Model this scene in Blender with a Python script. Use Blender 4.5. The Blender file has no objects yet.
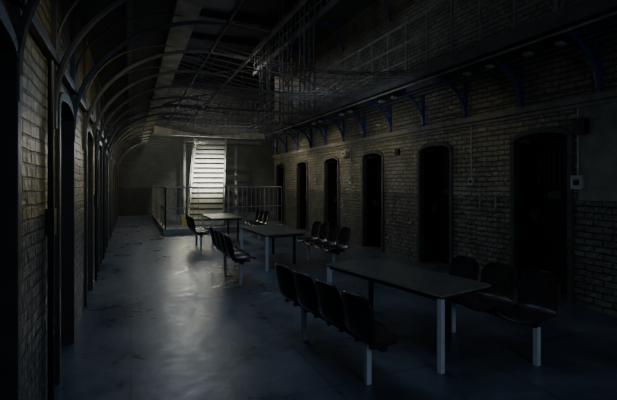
import bpy, bmesh, math, random
from mathutils import Vector, Matrix
random.seed(4)
S=bpy.context.scene
COL=S.collection

# ---------------- materials ----------------
def newmat(name):
    m=bpy.data.materials.new(name); m.use_nodes=True
    nt=m.node_tree; b=nt.nodes['Principled BSDF']
    return m,nt,b
def simple(name,col,rough=.5,metal=0,var=.25,scale=6,bump=.05,spec=.5):
    m,nt,b=newmat(name); N=nt.nodes; L=nt.links
    tc=N.new('ShaderNodeTexCoord'); no=N.new('ShaderNodeTexNoise'); no.inputs['Scale'].default_value=scale; no.inputs['Detail'].default_value=6
    L.new(tc.outputs['Object'],no.inputs['Vector'])
    r=N.new('ShaderNodeValToRGB'); r.color_ramp.elements[0].position=.3; r.color_ramp.elements[1].position=.7
    r.color_ramp.elements[0].color=(*[c*(1-var) for c in col],1); r.color_ramp.elements[1].color=(*[min(1,c*(1+var)) for c in col],1)
    L.new(no.outputs['Fac'],r.inputs['Fac']); L.new(r.outputs['Color'],b.inputs['Base Color'])
    b.inputs['Roughness'].default_value=rough; b.inputs['Metallic'].default_value=metal
    b.inputs['Specular IOR Level'].default_value=spec
    bu=N.new('ShaderNodeBump'); bu.inputs['Strength'].default_value=bump; bu.inputs['Distance'].default_value=.02
    L.new(no.outputs['Fac'],bu.inputs['Height']); L.new(bu.outputs['Normal'],b.inputs['Normal'])
    return m
def brick(name,upper,lower,mode='YZ',bw=.25,rh=.09,dado=1.5,rough=.3,mott=.6):
    m,nt,b=newmat(name); N=nt.nodes; L=nt.links
    tc=N.new('ShaderNodeTexCoord'); sp=N.new('ShaderNodeSeparateXYZ'); L.new(tc.outputs['Object'],sp.inputs[0])
    cb=N.new('ShaderNodeCombineXYZ')
    L.new(sp.outputs['Y' if mode=='YZ' else 'X'],cb.inputs['X']); L.new(sp.outputs['Z'],cb.inputs['Y'])
    nz=N.new('ShaderNodeTexNoise'); nz.inputs['Scale'].default_value=2.2; nz.inputs['Detail'].default_value=7
    L.new(tc.outputs['Object'],nz.inputs['Vector'])
    vm=N.new('ShaderNodeVectorMath'); vm.operation='SCALE'; vm.inputs['Scale'].default_value=.045
    L.new(nz.outputs['Color'],vm.inputs[0])
    va=N.new('ShaderNodeVectorMath'); va.operation='ADD'; L.new(cb.outputs[0],va.inputs[0]); L.new(vm.outputs[0],va.inputs[1])
    br=N.new('ShaderNodeTexBrick'); L.new(va.outputs[0],br.inputs['Vector'])
    br.inputs['Scale'].default_value=1; br.inputs['Brick Width'].default_value=bw; br.inputs['Row Height'].default_value=rh
    br.inputs['Mortar Size'].default_value=.013; br.inputs['Mortar Smooth'].default_value=.6
    br.inputs['Color1'].default_value=(1,1,1,1); br.inputs['Color2'].default_value=(.8,.8,.8,1); br.inputs['Mortar'].default_value=(.34,.34,.34,1)
    mt=N.new('ShaderNodeMath'); mt.operation='GREATER_THAN'; mt.inputs[1].default_value=dado; L.new(sp.outputs['Z'],mt.inputs[0])
    mx=N.new('ShaderNodeMix'); mx.data_type='RGBA'; L.new(mt.outputs[0],mx.inputs['Factor'])
    mx.inputs['A'].default_value=(*lower,1); mx.inputs['B'].default_value=(*upper,1)
    mm=N.new('ShaderNodeMix'); mm.data_type='RGBA'; mm.blend_type='MULTIPLY'; mm.inputs['Factor'].default_value=.9
    L.new(mx.outputs['Result'],mm.inputs['A']); L.new(br.outputs['Color'],mm.inputs['B'])
    m2=N.new('ShaderNodeMix'); m2.data_type='RGBA'; m2.blend_type='MULTIPLY'; m2.inputs['Factor'].default_value=mott
    rp=N.new('ShaderNodeValToRGB'); rp.color_ramp.elements[0].position=.38; rp.color_ramp.elements[0].color=(.35,.34,.32,1); rp.color_ramp.elements[1].position=.62
    L.new(nz.outputs['Fac'],rp.inputs['Fac']); L.new(mm.outputs['Result'],m2.inputs['A']); L.new(rp.outputs['Color'],m2.inputs['B'])
    L.new(m2.outputs['Result'],b.inputs['Base Color'])
    n2=N.new('ShaderNodeTexNoise'); n2.inputs['Scale'].default_value=12; n2.inputs['Detail'].default_value=4; L.new(tc.outputs['Object'],n2.inputs['Vector'])
    ad=N.new('ShaderNodeMath'); ad.operation='MULTIPLY_ADD'; ad.inputs[1].default_value=-.8
    L.new(br.outputs['Fac'],ad.inputs[0]); L.new(n2.outputs['Fac'],ad.inputs[2])
    bu=N.new('ShaderNodeBump'); bu.inputs['Strength'].default_value=1; bu.inputs['Distance'].default_value=.04
    L.new(ad.outputs[0],bu.inputs['Height']); L.new(bu.outputs['Normal'],b.inputs['Normal'])
    b.inputs['Roughness'].default_value=rough
    return m
def floor_mat():
    m,nt,b=newmat('worn_lino_floor'); N=nt.nodes; L=nt.links
    tc=N.new('ShaderNodeTexCoord')
    n1=N.new('ShaderNodeTexNoise'); n1.inputs['Scale'].default_value=.9; n1.inputs['Detail'].default_value=10; n1.inputs['Roughness'].default_value=.68; n1.inputs['Distortion'].default_value=.5
    n2=N.new('ShaderNodeTexNoise'); n2.inputs['Scale'].default_value=6; n2.inputs['Detail'].default_value=8
    L.new(tc.outputs['Object'],n1.inputs['Vector']); L.new(tc.outputs['Object'],n2.inputs['Vector'])
    r=N.new('ShaderNodeValToRGB'); e=r.color_ramp.elements
    e[0].position=.34; e[0].color=(.055,.072,.095,1); e[1].position=.66; e[1].color=(.17,.2,.245,1)
    L.new(n1.outputs['Fac'],r.inputs['Fac'])
    br=N.new('ShaderNodeTexBrick'); br.offset=0; br.inputs['Scale'].default_value=1; br.inputs['Brick Width'].default_value=1.6; br.inputs['Row Height'].default_value=1.6
    br.inputs['Mortar Size'].default_value=.012; br.inputs['Color1'].default_value=(1,1,1,1); br.inputs['Color2'].default_value=(.85,.85,.85,1); br.inputs['Mortar'].default_value=(.5,.5,.5,1)
    L.new(tc.outputs['Object'],br.inputs['Vector'])
    mm=N.new('ShaderNodeMix'); mm.data_type='RGBA'; mm.blend_type='MULTIPLY'; mm.inputs['Factor'].default_value=.8
    L.new(r.outputs['Color'],mm.inputs['A']); L.new(br.outputs['Color'],mm.inputs['B']); L.new(mm.outputs['Result'],b.inputs['Base Color'])
    ad=N.new('ShaderNodeMath'); ad.operation='ADD'; L.new(n1.outputs['Fac'],ad.inputs[0]); L.new(n2.outputs['Fac'],ad.inputs[1])
    mr=N.new('ShaderNodeMapRange'); mr.inputs['From Min'].default_value=.75; mr.inputs['From Max'].default_value=1.25
    mr.inputs['To Min'].default_value=.24; mr.inputs['To Max'].default_value=.48
    L.new(ad.outputs[0],mr.inputs['Value']); L.new(mr.outputs[0],b.inputs['Roughness'])
    b.inputs['Specular IOR Level'].default_value=.42
    bu=N.new('ShaderNodeBump'); bu.inputs['Strength'].default_value=.14; bu.inputs['Distance'].default_value=.03
    L.new(ad.outputs[0],bu.inputs['Height']); L.new(bu.outputs['Normal'],b.inputs['Normal'])
    return m
M={}
M['brickR']=brick('painted_brick_cream',(.46,.42,.30),(.24,.235,.19))
M['brickL']=brick('painted_brick_ochre',(.50,.40,.18),(.20,.2,.185))
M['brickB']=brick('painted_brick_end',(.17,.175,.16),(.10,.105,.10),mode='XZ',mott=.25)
M['plaster']=simple('cream_plaster',(.27,.26,.22),.5)
M['floor']=floor_mat()
M['roof']=simple('dark_roof_boards',(.05,.05,.055),.8)
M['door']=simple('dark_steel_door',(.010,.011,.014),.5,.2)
M['frame']=simple('door_frame_paint',(.08,.08,.078),.4)
M['iron']=simple('painted_ironwork',(.15,.155,.16),.5,.1)
M['blue']=simple('blue_painted_bracket',(.08,.11,.28),.4,.1)
M['beam']=simple('pale_painted_beam',(.5,.48,.40),.5,var=.4,scale=4)
M['deck']=simple('gallery_slate_deck',(.09,.09,.09),.6)
M['top']=simple('laminate_table_top',(.15,.14,.125),.34,scale=12,bump=.02)
M['edge']=simple('table_edge_trim',(.26,.25,.22),.4)
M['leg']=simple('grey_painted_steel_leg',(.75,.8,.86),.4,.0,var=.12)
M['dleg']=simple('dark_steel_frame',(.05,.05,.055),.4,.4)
M['shell']=simple('dark_brown_plastic',(.036,.03,.03),.25,bump=.02)
M['stair']=simple('white_painted_steel_stair',(.8,.8,.74),.5,var=.12)
M['rail']=simple('grey_rail_paint',(.34,.36,.36),.4,.1)
M['box']=simple('white_plastic_box',(.5,.5,.47),.4,var=.1)
M['black']=simple('black_fitting',(.015,.015,.016),.4)
M['curb']=simple('concrete_curb',(.4,.41,.4),.7)
M['yellow']=simple('yellow_glow_paint',(.5,.47,.12),.5)  # colour of the block that stands in for a yellow glow
def emis(name,col,st):
    m,nt,b=newmat(name); b.inputs['Emission Color'].default_value=(*col,1); b.inputs['Emission Strength'].default_value=st
    b.inputs['Base Color'].default_value=(.02,.02,.03,1); return m
M['sky']=emis('skylight_glass',(.55,.7,1),.006)

# ---------------- builder ----------------
class B:
    def __init__(s,name,mats,parent=None):
        s.bm=bmesh.new(); s.name=name; s.mats=mats; s.parent=parent
    def mi(s,f,m):
        i=s.mats.index(m)
        for x in f: x.material_index=i
    def box(s,x0,x1,y0,y1,z0,z1,m=None,mat=None):
        m=m or s.mats[0]
        vs=[Vector((x,y,z)) for x in(x0,x1) for y in(y0,y1) for z in(z0,z1)]
        if mat: vs=[mat@v for v in vs]
        v=[s.bm.verts.new(p) for p in vs]
        F=[(0,1,3,2),(4,6,7,5),(0,4,5,1),(2,3,7,6),(0,2,6,4),(1,5,7,3)]
        s.mi([s.bm.faces.new([v[i] for i in f]) for f in F],m)
    def tube(s,pts,r,m=None,n=8,flat=None):
        m=m or s.mats[0]; pts=[Vector(p) for p in pts]; rings=[]
        up=None
        for i,p in enumerate(pts):
            if i==0: t=pts[1]-p
            elif i==len(pts)-1: t=p-pts[i-1]
            else: t=pts[i+1]-pts[i-1]
            t.normalize()
            if up is None:
                a=Vector((0,0,1)) if abs(t.z)<.9 else Vector((1,0,0))
            else: a=up
            u=t.cross(a).normalized(); w=u.cross(t).normalized(); up=w
            rr=flat or (r,r)
            rings.append([s.bm.verts.new(p+u*math.cos(2*math.pi*(k+.5)/n)*rr[0]+w*math.sin(2*math.pi*(k+.5)/n)*rr[1]) for k in range(n)])
        fs=[]
        for a,b in zip(rings,rings[1:]):
            for k in range(n): fs.append(s.bm.faces.new([a[k],a[(k+1)%n],b[(k+1)%n],b[k]]))
        fs.append(s.bm.faces.new(rings[0][::-1])); fs.append(s.bm.faces.new(rings[-1]))
        s.mi(fs,m)
    def bar(s,a,b,r,m=None): s.tube([a,b],r*1.414,m,n=4)
    def prism(s,poly,x0,x1,m=None):
        m=m or s.mats[0]
        a=[s.bm.verts.new((x0,y,z)) for y,z in poly]; b=[s.bm.verts.new((x1,y,z)) for y,z in poly]
        n=len(poly); fs=[s.bm.faces.new(a),s.bm.faces.new(b[::-1])]
        for i in range(n): fs.append(s.bm.faces.new([a[i],b[i],b[(i+1)%n],a[(i+1)%n]]))
        s.mi(fs,m)
    def done(s,bevel=0,loc=None,rot=None,smooth=False):
        bmesh.ops.recalc_face_normals(s.bm,faces=s.bm.faces)
        me=bpy.data.meshes.new(s.name); s.bm.to_mesh(me); s.bm.free()
        for k in s.mats: me.materials.append(M[k])
        o=bpy.data.objects.new(s.name,me); COL.objects.link(o)
        if bevel:
            md=o.modifiers.new('bevel','BEVEL'); md.width=bevel; md.segments=2; md.limit_method='ANGLE'
        if smooth:
            for p in me.polygons: p.use_smooth=True
        if s.parent: o.parent=s.parent
        if loc: o.location=loc
        if rot: o.rotation_euler=(0,0,rot)
        return o

XL,XR=-.6,5.9
Y0,Y1=-3.0,24.0
ZT=8.0
b=B('floor',['floor']); b.box(XL-.8,9.5,Y0-.3,Y1+.3,-.2,0); b.done()
b=B('ceiling',['roof','sky'])
b.box(XL-.6,9.5,Y0-.3,Y1+.3,ZT,ZT+.2)
b.box(1.9,3.3,2,22,ZT-.04,ZT+.01,'sky')
y=Y0+1
while y<Y1:
    b.box(XL,XR,y-.07,y+.07,ZT-.3,ZT-.005); y+=2.45
b.done()

W=.5; SP=2.45; DW=.48; ZS=2.42; RI=.13
def arch(cy,hw,zs,rise,n=10):
    return [(cy+hw*math.cos(a),zs+rise*math.sin(a)) for a in [math.pi*i/n for i in range(n+1)]]
def wall(name,xf,sign,centers,y0,y1,mat,ztop):
    b=B(name,[mat]); edges=[y0]+[(a+c)/2 for a,c in zip(centers,centers[1:])]+[y1]
    xb=xf+sign*W
    for c,a,e in zip(centers,edges,edges[1:]):
        poly=[(a,0),(c-DW,0)]+arch(c,DW,ZS,RI)[::-1]+[(c+DW,0),(e,0),(e,ztop),(a,ztop)]
        b.prism(poly,xf,xb)
    b.box(xb-.03 if sign>0 else xb-.1,xb+.1 if sign>0 else xb+.03,y0,y1,0,ztop)
    return b.done()
RC=[-.35+SP*i for i in range(0,8)]; RC=[c for c in RC if c<17]
LC=[-.2+SP*i for i in range(0,10)]
wall('wall_right',XR,1,RC,Y0,17.6,'brickR',ZT)
wall('wall_left',XL,-1,LC,Y0,Y1,'brickL',ZT)
b=B('wall_back',['brickB']); b.box(XL-.6,9.5,Y1,Y1+.3,0,ZT); b.done()
b=B('wall_front',['brickB']); b.box(XL-.6,XR+.6,Y0-.3,Y0,0,ZT); b.done()
b=B('wall_side',['brickR']); b.box(9.2,9.5,17.6,Y1,0,ZT); b.box(XR+.62,9.2,17.4,17.6,0,ZT); b.done()

def celldoor(i,c,xf,sg):
    b=B('door_%d'%i,['door','frame','iron'])
    d=xf+sg*.36
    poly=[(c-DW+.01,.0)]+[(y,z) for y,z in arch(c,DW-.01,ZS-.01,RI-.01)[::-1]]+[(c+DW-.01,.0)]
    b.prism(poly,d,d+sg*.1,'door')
    for z0,z1 in((.15,.95),(1.05,1.35),(1.75,2.3)):
        for yy in(-.36,.36): b.box(min(d,d-sg*.02),max(d,d-sg*.02),c+yy-.03,c+yy+.03,z0,z1,'door')
    for z in(.12,1.0,1.4,1.7,2.32): b.box(min(d-sg*.001,d-sg*.025),max(d-sg*.001,d-sg*.025),c-.4,c+.4,z-.03,z+.03,'door')
    b.box(min(d,d-sg*.03),max(d,d-sg*.03),c-.12,c+.12,1.5,1.62,'frame')
    for k in range(-3,4): b.bar((d-sg*.02,c+k*.09,1.73),(d-sg*.02,c+k*.09,2.3),.008,'frame')
    b.box(min(d,d-sg*.07),max(d,d-sg*.07),c+.3,c+.42,1.12,1.3,'frame')
    b.done()
    t=B('trim_%d'%i,['frame','door'])
    o=arch(c,DW+.06,ZS,RI+.07); n=arch(c,DW-.02,ZS,RI-.02)
    a0=xf-sg*.035; a1=xf+sg*.1
    for (p,q),(r,s_) in zip(zip(o,o[1:]),zip(n,n[1:])):
        t.prism([p,q,s_,r],a0,a1)
    for sd in(-1,1):
        y_a,y_b=sorted((c+sd*(DW-.02),c+sd*(DW+.06)))
        t.box(min(a0,a1),max(a0,a1),y_a,y_b,0,ZS)
        y_a,y_b=sorted((c+sd*(DW-.025),c+sd*(DW+.002)))
        x_a,x_b=sorted((xf+sg*.09,xf+sg*.355))
        t.box(x_a,x_b,y_a,y_b,0,ZS,'door')
    t.done(bevel=.006)
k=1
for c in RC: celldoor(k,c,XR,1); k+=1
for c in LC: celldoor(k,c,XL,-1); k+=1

b=B('trim_plaster',['plaster']); b.box(XR-.02,XR+.0,2.75,3.92,1.5,2.82); b.done(bevel=.004)
b=B('trim_ledge_right',['plaster']); b.box(XR-.1,XR,Y0,17.6,2.88,2.98); b.box(XR-.05,XR,Y0,17.6,2.82,2.88); b.done(bevel=.01)
b=B('trim_ledge_left',['frame']); b.box(XL,XL+.06,Y0,Y1,2.72,2.8); b.done(bevel=.01)

def qarc(x0,z0,x1,z1,y,n=12):
    P=[]
    for i in range(n+1):
        a=math.pi/2*i/n
        P.append((x0+(x1-x0)*(1-math.cos(a)),y,z0+(z1-z0)*math.sin(a)))
    return P
ZG=3.78; XG=4.95
b=B('gallery_walkway',['deck','blue','iron','beam','rail','box','black'])
b.box(XG,XR,Y0,17.6,ZG,ZG+.09,'deck')
b.box(XG-.05,XG+.0,Y0,17.6,ZG-.08,ZG+.13,'iron')
b.box(XG+.45,XG+.5,Y0,17.6,ZG-.1,ZG,'iron')
y=-1.3
while y<17.5:
    b.box(XR-.06,XR,y-.03,y+.03,2.98,ZG,'blue')
    b.box(XG,XR,y-.03,y+.03,ZG-.07,ZG,'blue')
    b.tube(qarc(XR-.04,3.02,XG+.06,ZG-.04,y),.035,'blue',n=6)
    b.tube([(XR-.2+.09*math.cos(t*.5),y,3.58+.09*math.sin(t*.5)) for t in range(13)],.012,'blue',n=5)
    y+=1.235
for z in(.35,.7,1.08): b.tube([(XG-.02,Y0,ZG+z),(XG-.02,17.6,ZG+z)],.02,'rail')
y=-2.6
while y<17.5:
    b.bar((XG-.02,y,ZG),(XG-.02,y,ZG+1.08),.016,'rail')
    b.bar((XG-.02,y,ZG+.1),(XG-.02,y+.6,ZG+1.05),.006,'rail'); b.bar((XG-.02,y+.6,ZG+.1),(XG-.02,y,ZG+1.05),.006,'rail')
    y+=.6175
Z2=6.5
b.box(XG,XR,Y0,17.6,Z2,Z2+.09,'deck'); b.box(XG-.05,XG,Y0,17.6,Z2-.08,Z2+.13,'iron')
y=-1.3
while y<17.5:
    b.tube(qarc(XR-.04,5.7,XG+.06,Z2-.04,y),.03,'blue',n=6); b.box(XG,XR,y-.03,y+.03,Z2-.07,Z2,'blue'); y+=2.47
for z in(.4,1.05): b.tube([(XG-.02,Y0,Z2+z),(XG-.02,17.6,Z2+z)],.02,'rail')
y=-2.6
while y<17.5: b.bar((XG-.02,y,Z2),(XG-.02,y,Z2+1.05),.012,'rail'); y+=.4
b.tube([(XR-.3,Y0,3.62),(XR-.3,17.5,3.62)],.035,'iron'); b.tube([(XR-.45,Y0,3.64),(XR-.45,17.5,3.64)],.022,'iron'); b.tube([(XR-.03,Y0,3.1),(XR-.03,17.5,3.1)],.018,'iron')
b.tube([(XG+.05,Y0,3.66),(XG+.05,17.5,3.66)],.02,'beam')
for yy in(3.6,4.75,7.3,9.2,11.0,13.2):
    b.box(XG+.1,XG+.25,yy,yy+.62,ZG-.2,ZG-.12,'black'); b.box(XG+.12,XG+.23,yy+.03,yy+.1,ZG-.24,ZG-.19,'box'); b.box(XG+.12,XG+.23,yy+.5,yy+.58,ZG-.24,ZG-.19,'box')
    b.box(XG+.16,XG+.19,yy+.2,yy+.23,ZG-.12,ZG,'black'); b.box(XG+.16,XG+.19,yy+.4,yy+.43,ZG-.12,ZG,'black')
b.done()
for yy in (10.9,12.7,15.0):
    b=B('lattice_column',['iron'])
    for dx in(-.32,-.02):
        for dy in(0,.35): b.bar((XG-.08+dx,yy+dy,ZG-.1),(XG-.08+dx,yy+dy,ZT-.02),.018)
    z=ZG; f=0
    while z<ZT-.4:
        for dy in(0,.35):
            x0,x1=(XG-.4,XG-.1) if f else (XG-.1,XG-.4)
            b.bar((x0,yy+dy,z),(x1,yy+dy,z+.35),.009)
        for dx in(-.4,-.1): b.bar((XG+dx,yy+(.35 if f else 0),z),(XG+dx,yy+(0 if f else .35),z+.35),.009)
        z+=.35; f=1-f
    b.box(XG-.45,XG-.05,yy-.04,yy+.39,ZG-.14,ZG-.08)
    b.done()

XE=.62
b=B('gallery_walkway',['deck','iron','beam','rail'])
b.box(XL,XE,Y0,Y1,ZG+.1,ZG+.18,'deck')
b.box(XE-.14,XE+.14,Y0,Y1,ZG,ZG+.1,'beam')
b.box(XE+.1,XE+.14,Y0,Y1,ZG+.1,ZG+.28,'beam')
b.box(-.05,.02,Y0,Y1,ZG-.02,ZG+.1,'iron')
y=.3
while y<Y1:
    b.tube(qarc(XL+.02,2.35,XE+.5,ZG-.03,y,16),.026,'iron',n=6)
    b.tube(qarc(XL+.02,2.8,XE-.05,ZG-.0,y+.04,12),.014,'iron',n=5)
    b.box(XL,XL+.04,y-.03,y+.03,2.2,ZG,'iron')
    b.tube([(XE+.5,y,ZG-.03),(XE+1.1,y,ZG-.06)],.02,'iron')
    y+=1.225
for z in(.5,1.1): b.tube([(XE+.1,Y0,ZG+z),(XE+.1,Y1,ZG+z)],.02,'rail')
y=0
while y<Y1: b.bar((XE+.1,y,ZG),(XE+.1,y,ZG+1.1),.014,'rail'); y+=.6
b.tube([(XE+1.1,Y0,ZG-.06),(XE+1.1,15.8,ZG-.06)],.03,'beam')
b.tube([(XE+.5,Y0,ZG-.03),(XE+.5,15.8,ZG-.03)],.02,'iron')
b.done()

b=B('cross_bridge',['beam','iron','rail'])
b.box(XE+.15,XG-.06,15.9,17.2,3.62,3.72,'beam'); b.box(XE+.15,XG-.06,15.84,15.9,3.5,3.86,'beam')
for z in(.5,1.15): b.tube([(XE+.15,15.87,3.8+z),(XG-.06,15.87,3.8+z)],.02,'rail')
x=XE+.3
while x<XG-.1: b.bar((x,15.87,3.8),(x,15.87,4.95),.01,'rail'); x+=.2
b.done()
for yy in (8.9,11.4,13.8):
    b=B('tie_beam',['iron'])
    b.tube([(XE+.14,yy,ZG+.02),(XG-.06,yy,ZG+.02)],.03)
    b.tube([(XE+.14+ (XG-.2-XE)*i/14,yy,ZG+.02+.45*math.sin(math.pi*i/14)) for i in range(15)],.018,n=6)
    for i in(3,5,7,9,11):
        xx=XE+.14+(XG-.2-XE)*i/14; b.bar((xx,yy,ZG+.02),(xx,yy,ZG+.02+.45*math.sin(math.pi*i/14)),.009)
    b.done()
bm=bmesh.new(); nx,ny=18,42; g=[]
for j in range(ny+1):
    row=[]
    for i in range(nx+1):
        x=XE+.16+(XG-.08-XE-.16)*i/nx; y=6+9.7*j/ny
        sag=.3*math.sin(math.pi*i/nx)*(0.5+.5*abs(math.sin(math.pi*(y-6.5)/2.42)))
        row.append(bm.verts.new((x,y,ZG+.02-sag)))
    g.append(row)
for j in range(ny):
    for i in range(nx): bm.faces.new([g[j][i],g[j][i+1],g[j+1][i+1],g[j+1][i]])
me=bpy.data.meshes.new('safety_net'); bm.to_mesh(me); bm.free(); me.materials.append(M['iron'])
o=bpy.data.objects.new('safety_net',me); COL.objects.link(o)
md=o.modifiers.new('wire','WIREFRAME'); md.thickness=.013; md.use_replace=True

def fit(name,y,z,w,h,d,mat,conduit=None):
    b=B(name,[mat,'black','box'] if mat!='black' else ['black','box'])
    b.box(XR-d,XR,y-w/2,y+w/2,z-h/2,z+h/2,mat)
    b.box(XR-d-.008,XR-d,y-w/4,y+w/4,z-h/5,z+h/5,'black')
    if conduit: b.tube([(XR-.03,y,z+h/2),(XR-.03,y,conduit)],.014,'box')
    b.done(bevel=.008)
fit('junction_box',3.93,1.76,.17,.2,.07,'box',2.82)
fit('alarm_bell_box',3.88,2.55,.2,.22,.12,'black')
fit('junction_box',5.95,1.78,.12,.14,.05,'box',2.82)
fit('junction_box',8.3,2.5,.14,.14,.06,'black')
fit('junction_box',10.6,1.85,.14,.2,.05,'box',2.82)
fit('alarm_bell_box',10.9,2.62,.3,.14,.12,'box')
fit('junction_box',13.1,1.8,.14,.2,.05,'box')
b=B('towel_rail',['rail'])
for yy in(5.35,5.7): b.tube([(XR,yy,1.55),(XR-.07,yy,1.55),(XR-.07,yy,1.3),(XR,yy,1.3)],.014)
b.done()
b=B('wall_conduit',['black','box'])
for yy in(3.75,8.3,10.6):
    b.tube([(XL+.03,yy,.0),(XL+.03,yy,2.7)],.022,'black'); b.box(XL,XL+.06,yy-.06,yy+.06,1.35,1.55,'black')
b.done()

# ---------------- stairwell + stairs ----------------
PX0,PX1,PY0,PY1=1.0,5.2,14.6,23.2
b=B('stairwell_railing',['curb','rail'])
b.box(PX0,PX1,PY0,PY0+.15,0,.2,'curb'); b.box(PX0,PX0+.15,PY0+.15,PY1,0,.2,'curb')
def railrun(p,q):
    p=Vector(p);q=Vector(q); Ln=(q-p).length; n=int(Ln/.16)
    for z in(.3,.9,1.6): b.tube([p+Vector((0,0,z)),q+Vector((0,0,z))],.028 if z>1 else .018,'rail')
    for i in range(n+1):
        c=p+(q-p)*i/n; b.bar(c+Vector((0,0,.16 if i%8==0 else .3)),c+Vector((0,0,1.62)),.022 if i%8==0 else .009,'rail')
railrun((PX0+.07,PY0+.07,0),(PX0+.07,PY1,0))
railrun((PX0+.07,PY0+.07,0),(2.15,PY0+.07,0))
railrun((3.2,PY0+.07,0),(PX1,PY0+.07,0))
b.done()
b=B('staircase',['stair','rail'])
A=Vector((2.83,17.3,0)); C=Vector((3.46,19.7,3.75)); n=17
dirh=Vector((C.x-A.x,C.y-A.y,0)).normalized(); side=Vector((dirh.y,-dirh.x,0))
hw=.7
for i in range(n):
    p=A.lerp(C,(i+.7)/n)
    ang=math.atan2(dirh.y,dirh.x)
    mt=Matrix.Translation(p)@Matrix.Rotation(ang,4,'Z')
    b.box(-.03,.22,-hw,hw,-.03,.015,'stair',mt)
    b.box(-.03,-.015,-hw,hw,-.12,.0,'stair',mt)
for sd in(-1,1):
    o_=side*hw*sd
    b.tube([A+o_+Vector((0,0,.02)),C+o_],.03,'stair',n=4,flat=(.03,.16))
    b.tube([A+o_+Vector((0,0,1.0)),C+o_+Vector((0,0,1.0))],.022,'rail')
    for i in range(0,n+1,3):
        p=A.lerp(C,i/n)+o_; b.bar(p+Vector((0,0,.02)),p+Vector((0,0,1)),.01,'rail')
b.box(2.3,XR,19.8,20.9,3.65,3.78,'rail')
for x in(2.4,4.9): b.bar((x,20.8,0),(x,20.8,3.65),.05,'rail')
b.done()
b=B('yellow_glow_block',['yellow','black'])  # made-up block imitating the yellow glow near the stair foot
b.box(1.95,2.35,17.9,18.2,.0,.2,'yellow'); b.box(1.95,2.35,18.05,18.35,.2,.38,'yellow'); b.done(bevel=.01)

# ---------------- tables ----------------
def table(loc,rot,L=1.75,Wd=.74):
    b=B('dining_table',['top','edge','leg','dleg'])
    b.box(-Wd/2,Wd/2,-L/2,L/2,.70,.73,'top')
    b.box(-Wd/2-.004,Wd/2+.004,-L/2-.004,L/2+.004,.702,.722,'edge')
    for x in(-Wd/2+.04,Wd/2-.04): b.box(x-.02,x+.02,-L/2+.03,L/2-.03,.66,.7,'dleg')
    for y in(-L/2+.05,L/2-.05): b.box(-Wd/2+.02,Wd/2-.02,y-.02,y+.02,.66,.7,'dleg')
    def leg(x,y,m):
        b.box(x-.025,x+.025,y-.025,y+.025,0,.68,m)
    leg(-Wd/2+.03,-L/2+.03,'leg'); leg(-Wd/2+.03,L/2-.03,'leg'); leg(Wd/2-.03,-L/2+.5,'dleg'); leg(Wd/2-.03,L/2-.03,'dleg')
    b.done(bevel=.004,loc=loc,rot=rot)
table((2.82,3.95,0),math.radians(10),L=1.8,Wd=.76)
table((2.85,8.8,0),math.radians(2),L=1.85,Wd=.85)
table((2.6,13.0,0),0,L=1.9,Wd=.9)

prof=[(.225,.415),(.215,.44),(.17,.455),(.08,.445),(-.03,.435),(-.12,.44),(-.18,.465),(-.215,.52),(-.235,.59),(-.25,.66),(-.265,.73),(-.28,.79),(-.29,.835),(-.295,.86)]
hwid=[.16,.19,.215,.225,.225,.22,.21,.205,.21,.215,.215,.205,.17,.10]
def shell_mesh():
    bm=bmesh.new(); U=14; g=[]
    for k,((px,pz),h) in enumerate(zip(prof,hwid)):
        row=[]
        back=min(1,max(0,(k-5)/3))
        for i in range(U+1):
            u=-1+2*i/U
            c=abs(u)**2.5
            row.append(bm.verts.new((px+back*.075*c,u*h,pz+(1-back)*.045*c+(-.015*c if k<2 else 0))))
        g.append(row)
    for j in range(len(g)-1):
        for i in range(U): bm.faces.new([g[j][i],g[j][i+1],g[j+1][i+1],g[j+1][i]])
    bmesh.ops.recalc_face_normals(bm,faces=bm.faces)
    me=bpy.data.meshes.new('seat_shell'); bm.to_mesh(me); bm.free(); me.materials.append(M['shell'])
    for p in me.polygons: p.use_smooth=True
    return me
SM=shell_mesh()
def chairs(loc,rot,n,sp=.46,legs=None):
    e=bpy.data.objects.new('linked_chair_row',None); COL.objects.link(e); e.location=loc; e.rotation_euler=(0,0,rot)
    for i in range(n):
        o=bpy.data.objects.new('seat_%d'%(i+1),SM); COL.objects.link(o); o.parent=e; o.location=(0,(i-(n-1)/2)*sp,0)
        md=o.modifiers.new('t','SOLIDIFY'); md.thickness=.014; md.offset=0
        md=o.modifiers.new('s','SUBSURF'); md.levels=1; md.render_levels=2
    b=B('frame',['dleg','leg'],e); L=(n-1)*sp
    b.box(-.03,.03,-L/2-.12,L/2+.12,.36,.40,'dleg')
    for i in range(n):
        y=(i-(n-1)/2)*sp
        for yy in(-.1,.1): b.box(-.14,.14,y+yy-.012,y+yy+.012,.40,.432,'dleg')
    for y in (legs or (-L/2,L/2-.1)):
        b.box(-.025,.025,y-.025,y+.025,0,.37,'leg')
    b.done(bevel=.003)
r9=math.radians(6)
chairs((1.84,3.68,0),r9,4,sp=.45,legs=(-.56,.6))
chairs((3.53,3.36,0),math.pi+r9,3,legs=(-.46,.56))
chairs((1.75,7.75,0),0,4)
chairs((3.72,8.0,0),math.pi,4)
chairs((1.7,11.6,0),0,3)
chairs((3.7,12.9,0),math.pi,3)

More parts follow.
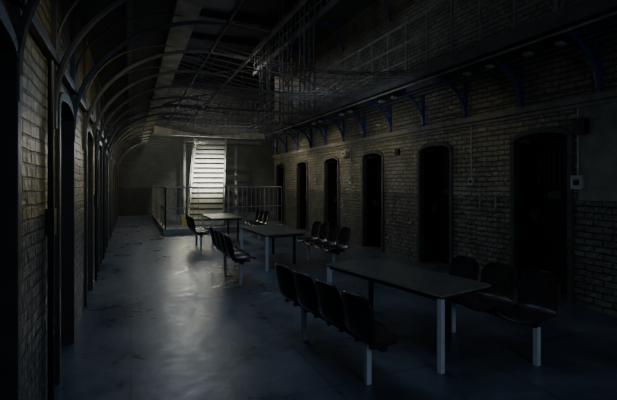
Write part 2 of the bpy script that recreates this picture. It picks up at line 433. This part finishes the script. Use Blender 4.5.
# ---------------- lights ----------------
def aim(o,t): o.rotation_euler=(Vector(t)-o.location).to_track_quat('-Z','Y').to_euler()
def area(name,loc,t,sx,sy,p,col,spread=180):
    l=bpy.data.lights.new(name,'AREA'); l.shape='RECTANGLE'; l.size=sx; l.size_y=sy; l.energy=p; l.color=col; l.spread=math.radians(spread)
    o=bpy.data.objects.new(name,l); COL.objects.link(o); o.location=loc
    if t: aim(o,t)
    return o
def spot(name,loc,t,p,col,ang,bl=.6,r=.15):
    l=bpy.data.lights.new(name,'SPOT'); l.energy=p; l.color=col; l.spot_size=math.radians(ang); l.spot_blend=bl; l.shadow_soft_size=r
    o=bpy.data.objects.new(name,l); COL.objects.link(o); o.location=loc; aim(o,t); return o
def pt(name,loc,p,col,r=.2):
    l=bpy.data.lights.new(name,'POINT'); l.energy=p; l.color=col; l.shadow_soft_size=r
    o=bpy.data.objects.new(name,l); COL.objects.link(o); o.location=loc
area('skylight_daylight',(2.6,10,ZT-.35),None,1.4,16,16,(.6,.78,1))
area('hall_fill',(1.3,10,3.5),None,1.2,8,30,(.55,.76,1))  # unseen bluish fill added under the net to light the floor
area('hall_fill',(1.2,4.2,3.5),None,1.0,1.6,8,(.45,.68,1))  # smaller unseen fill added over the near seats and table legs
area('front_fill',(2.0,-2.6,2.2),(2.8,3.5,.4),1.2,1.4,9,(.55,.75,1),100)  # weak fill added behind the camera for legs and chairs
spot('stair_lamp',(2.4,16.0,3.35),(3.15,18.6,2.1),1400,(1,.97,.84),56,1)
area('stair_skylight',(3.2,20.5,7.5),None,3,3,90,(1,.98,.88))
area('landing_fill',(2.5,19.9,3.4),(2.5,13.5,0),1.4,.7,17,(1,.98,.88),90)  # unseen area light added behind the stairs; no window is built
spot('far_table_fill',(2.5,14.3,3.3),(2.5,13.0,0),110,(1,.98,.88),60,1)  # unseen spot added to brighten the far table top
for yy,p in((5.6,3),(8.5,12),(11.4,28),(14.2,38)):
    spot('wall_wash_fill',(4.75,yy,3.4),(5.9,yy+.3,1.9),p,(1,.85,.56),120,1)  # unseen warm spots added to graze the right wall
spot('wall_wash_fill',(1.3,3.2,3.2),(-.6,3.7,2.3),16,(1,.82,.4),66,1)  # this and the next two: unseen warm spots added for the left wall
spot('wall_wash_fill',(1.2,5.6,3.2),(-.6,7.2,2.3),26,(1,.83,.42),90,1)
spot('wall_wash_fill',(.9,13,3.2),(-.6,16.2,2.0),45,(1,.86,.46),100,1)
spot('fascia_fill',(2.2,5.5,2.9),(.7,8.5,3.85),17,(1,.95,.8),100,1)  # unseen spot added to brighten the left gallery fascia and ribs
spot('gallery_bridge_fill',(3.0,7.0,2.8),(4.9,8.6,4.4),30,(.75,.87,1),130,1)  # unseen spot added to bring out the right gallery ironwork
spot('gallery_bridge_fill',(2.8,12.0,2.6),(2.8,15.8,3.8),48,(1,.97,.85),110,1)  # unseen spot added to brighten the cross bridge
pt('yellow_glow_fill',(1.9,17.0,.9),6,(1,.9,.35))  # point light added for the yellow glow, with no fixture
pt('far_end_light',(.5,21.5,3.0),9,(.95,.95,.85))  # unseen point light near the back wall

w=bpy.data.worlds.new('world'); S.world=w; w.use_nodes=True
w.node_tree.nodes['Background'].inputs[0].default_value=(.3,.45,.7,1); w.node_tree.nodes['Background'].inputs[1].default_value=.02

cam=bpy.data.cameras.new('camera'); co=bpy.data.objects.new('camera',cam); COL.objects.link(co)
co.location=(0,0,1.75); co.rotation_euler=(math.pi/2,0,-math.radians(23.2))
cam.sensor_width=36; cam.lens=36*415/617; cam.shift_y=-17/617; cam.clip_start=.05
S.camera=co
